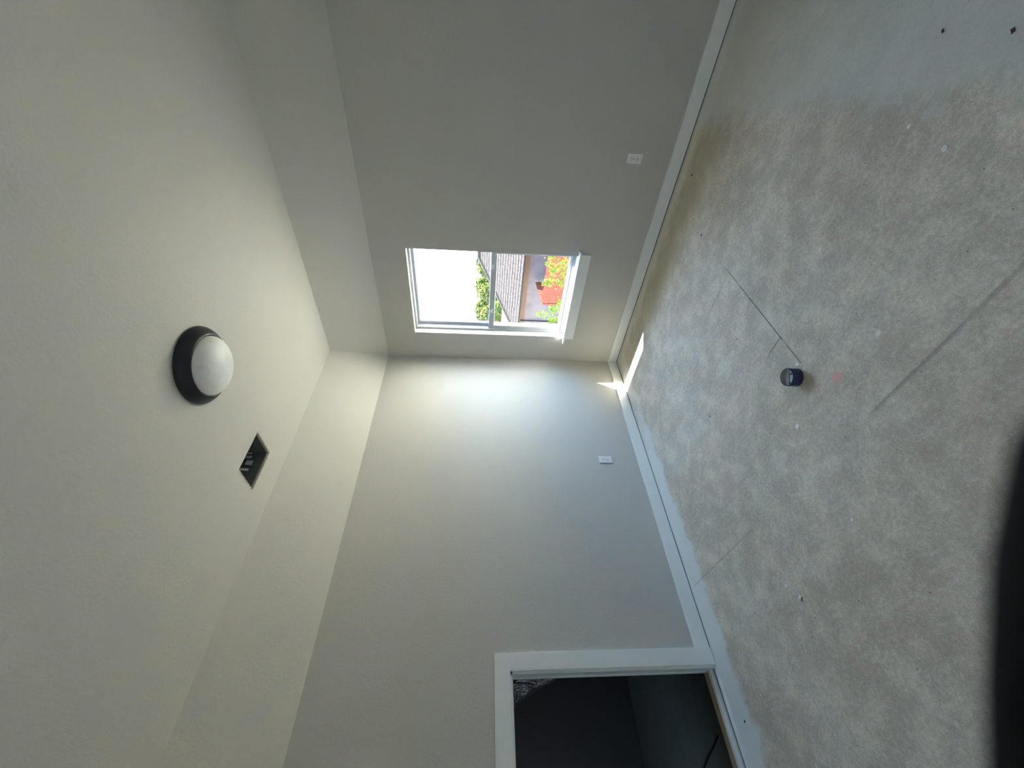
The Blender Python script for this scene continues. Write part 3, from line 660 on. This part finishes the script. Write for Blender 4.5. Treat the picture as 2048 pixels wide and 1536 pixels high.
spray_tree((-3.85, 9.15, GZ), [((-4.47, 9.0, -0.60), (0.10, 0, 0.1), 0.8), ((-3.75, 9.0, -0.62), (0.1, 0, 0), 0.6), ((-4.02, 9.05, -0.78), (0.0, 0, 0), 0.6), ((-3.45, 9.1, -0.55), (0.2, 0, 0), 0.6), ((-4.42, 8.95, -1.10), (-0.1, 0, 0), 0.45), ((-2.9, 9.3, -0.6), (0.2, 0, 0), 0.9)],
           'yellow-green leafy ornamental tree in front of the middle of the fence', 4, 420)
spray_tree((-5.75, 9.1, GZ), [((-5.72, 9.0, -0.52), (0.1, 0, 0), 0.6), ((-5.45, 9.0, -0.95), (0.15, 0, 0), 0.7), ((-6.05, 9.0, -1.0), (-0.1, 0, 0), 1.0), ((-5.20, 9.0, -1.25), (0.2, 0, 0), 0.5)],
           'yellow-green leafy ornamental tree left of the fence corner', 8, 420)

# belt of trees farther off
def crown_tree(x, y, top, rad, mat, label, seed, n_=1500, leaf=0.20, flat=1.0):
    random.seed(seed); t = empty('tree', (x, y, GZ), label=label, cat='tree', group='trees beyond the neighbouring house')
    cz = (top + GZ + 0.5) / 2; flat = (top - GZ - 0.5) / 2 / rad; bm = bmesh.new(); tube(bm, [(x, y, GZ), (x + 0.1, y, GZ + 1.5), (x, y, cz)], [0.22, 0.17, 0.12], 8); finish(bm, 'trunk', M['bark'], t, True)
    vs = []; fs = []
    lobes = [(Vector((random.uniform(-.45, .45), random.uniform(-.45, .45), random.uniform(-.35, .45))) * rad, rad * random.uniform(0.45, 0.62)) for _ in range(9)]
    for i in range(n_):
        d = Vector((random.gauss(0, 1), random.gauss(0, 1), random.gauss(0, 1))).normalized()
        p = d * rad * random.uniform(0.80, 1.0) * (0.92 + 0.22 * noise.noise(d * 2.6 + Vector((x, y, 0))))
        q_ = math.hypot(p.x, p.y); 
        if q_ > rad: p.x *= rad / q_; p.y *= rad / q_
        p = Vector((x, y, cz)) + p
        p.z = min(cz + (p.z - cz) * flat, top + 0.1)
        a_ = (d.orthogonal().normalized() + Vector((random.gauss(0, .5), random.gauss(0, .5), random.gauss(0, .5)))).normalized(); b_ = a_.cross(d).normalized()
        l_ = leaf * random.uniform(0.6, 1.2); k = len(vs)
        vs += [p - a_ * l_, p + b_ * l_ * 0.6, p + a_ * l_, p - b_ * l_ * 0.6]; fs.append((k, k + 1, k + 2, k + 3))
    o = pydata('crown', vs, fs, mat, t); o['kind'] = 'stuff'
TR = [(-22.3, 42.0, 2.35, 1.8, 'leaf2', 'pale green tree showing just left of the shingled roof ridge'),
      (-24.6, 47.5, 2.60, 1.8, 'leaf3', 'dark blue-green rounded tree in the far tree belt'),
      (-25.9, 42.0, 2.20, 1.8, 'leaf2', 'yellowish green tree in the far belt, next to the blue-green one'),
      (-28.3, 47.5, 2.65, 1.8, 'leaf1', 'deep green tree in the middle of the far tree belt'),
      (-29.5, 42.0, 2.30, 1.8, 'leaf2', 'light green tree left of the deep green one in the far belt'),
      (-32.0, 47.5, 2.60, 1.8, 'leaf1', 'green tree at the window-frame end of the far tree belt'),
      (-20.9, 47.5, 2.2, 1.7, 'leaf1', 'green tree of the far belt hidden behind the roof ridge'),
      (-33.1, 42.0, 2.4, 1.8, 'leaf1', 'green tree of the far belt half hidden by the window frame'),
      (-35.8, 47.5, 2.5, 1.8, 'leaf1', 'leftmost green tree of the far belt beyond the window frame'),
      (-24.8, 37.6, -0.1, 1.5, 'leaf1', 'low dark tree standing before the far belt against the hip of the roof')]
for i, (x, y, tp, rd_, mt, lb) in enumerate(TR): crown_tree(x, y, tp, rd_, M[mt], lb, 50 + i, 3200 if rd_ > 1.7 else 2000)
# pale house seen between trees and roof
h2 = empty('house', (-24.5, 30.0, GZ), label='cream sunlit house far behind, partly hidden by the shingled roof', cat='house')
box('wall', -27.5, -19.0, 31.0, 31.2, GZ, -1.5, M['cream'], h2); box('wall', -27.5, -27.3, 31.2, 35.0, GZ, -1.5, M['cream'], h2)
for k in range(8): box('siding_board', -27.5, -19.0, 30.975, 31.0, GZ + 0.1 + k * 0.18, GZ + 0.265 + k * 0.18, M['cream'], h2)
pydata('roof', [(-27.9, 30.6, -1.5), (-18.6, 30.6, -1.5), (-18.6, 33.2, -0.75), (-27.9, 33.2, -0.75), (-18.6, 35.8, -1.5), (-27.9, 35.8, -1.5), (-27.9, 33.2, -1.6), (-18.6, 33.2, -1.6)],
       [(0, 1, 2, 3), (3, 2, 4, 5), (0, 3, 5, 6), (1, 7, 4, 2), (0, 6, 7, 1), (5, 4, 7, 6)], M['cream'], h2)
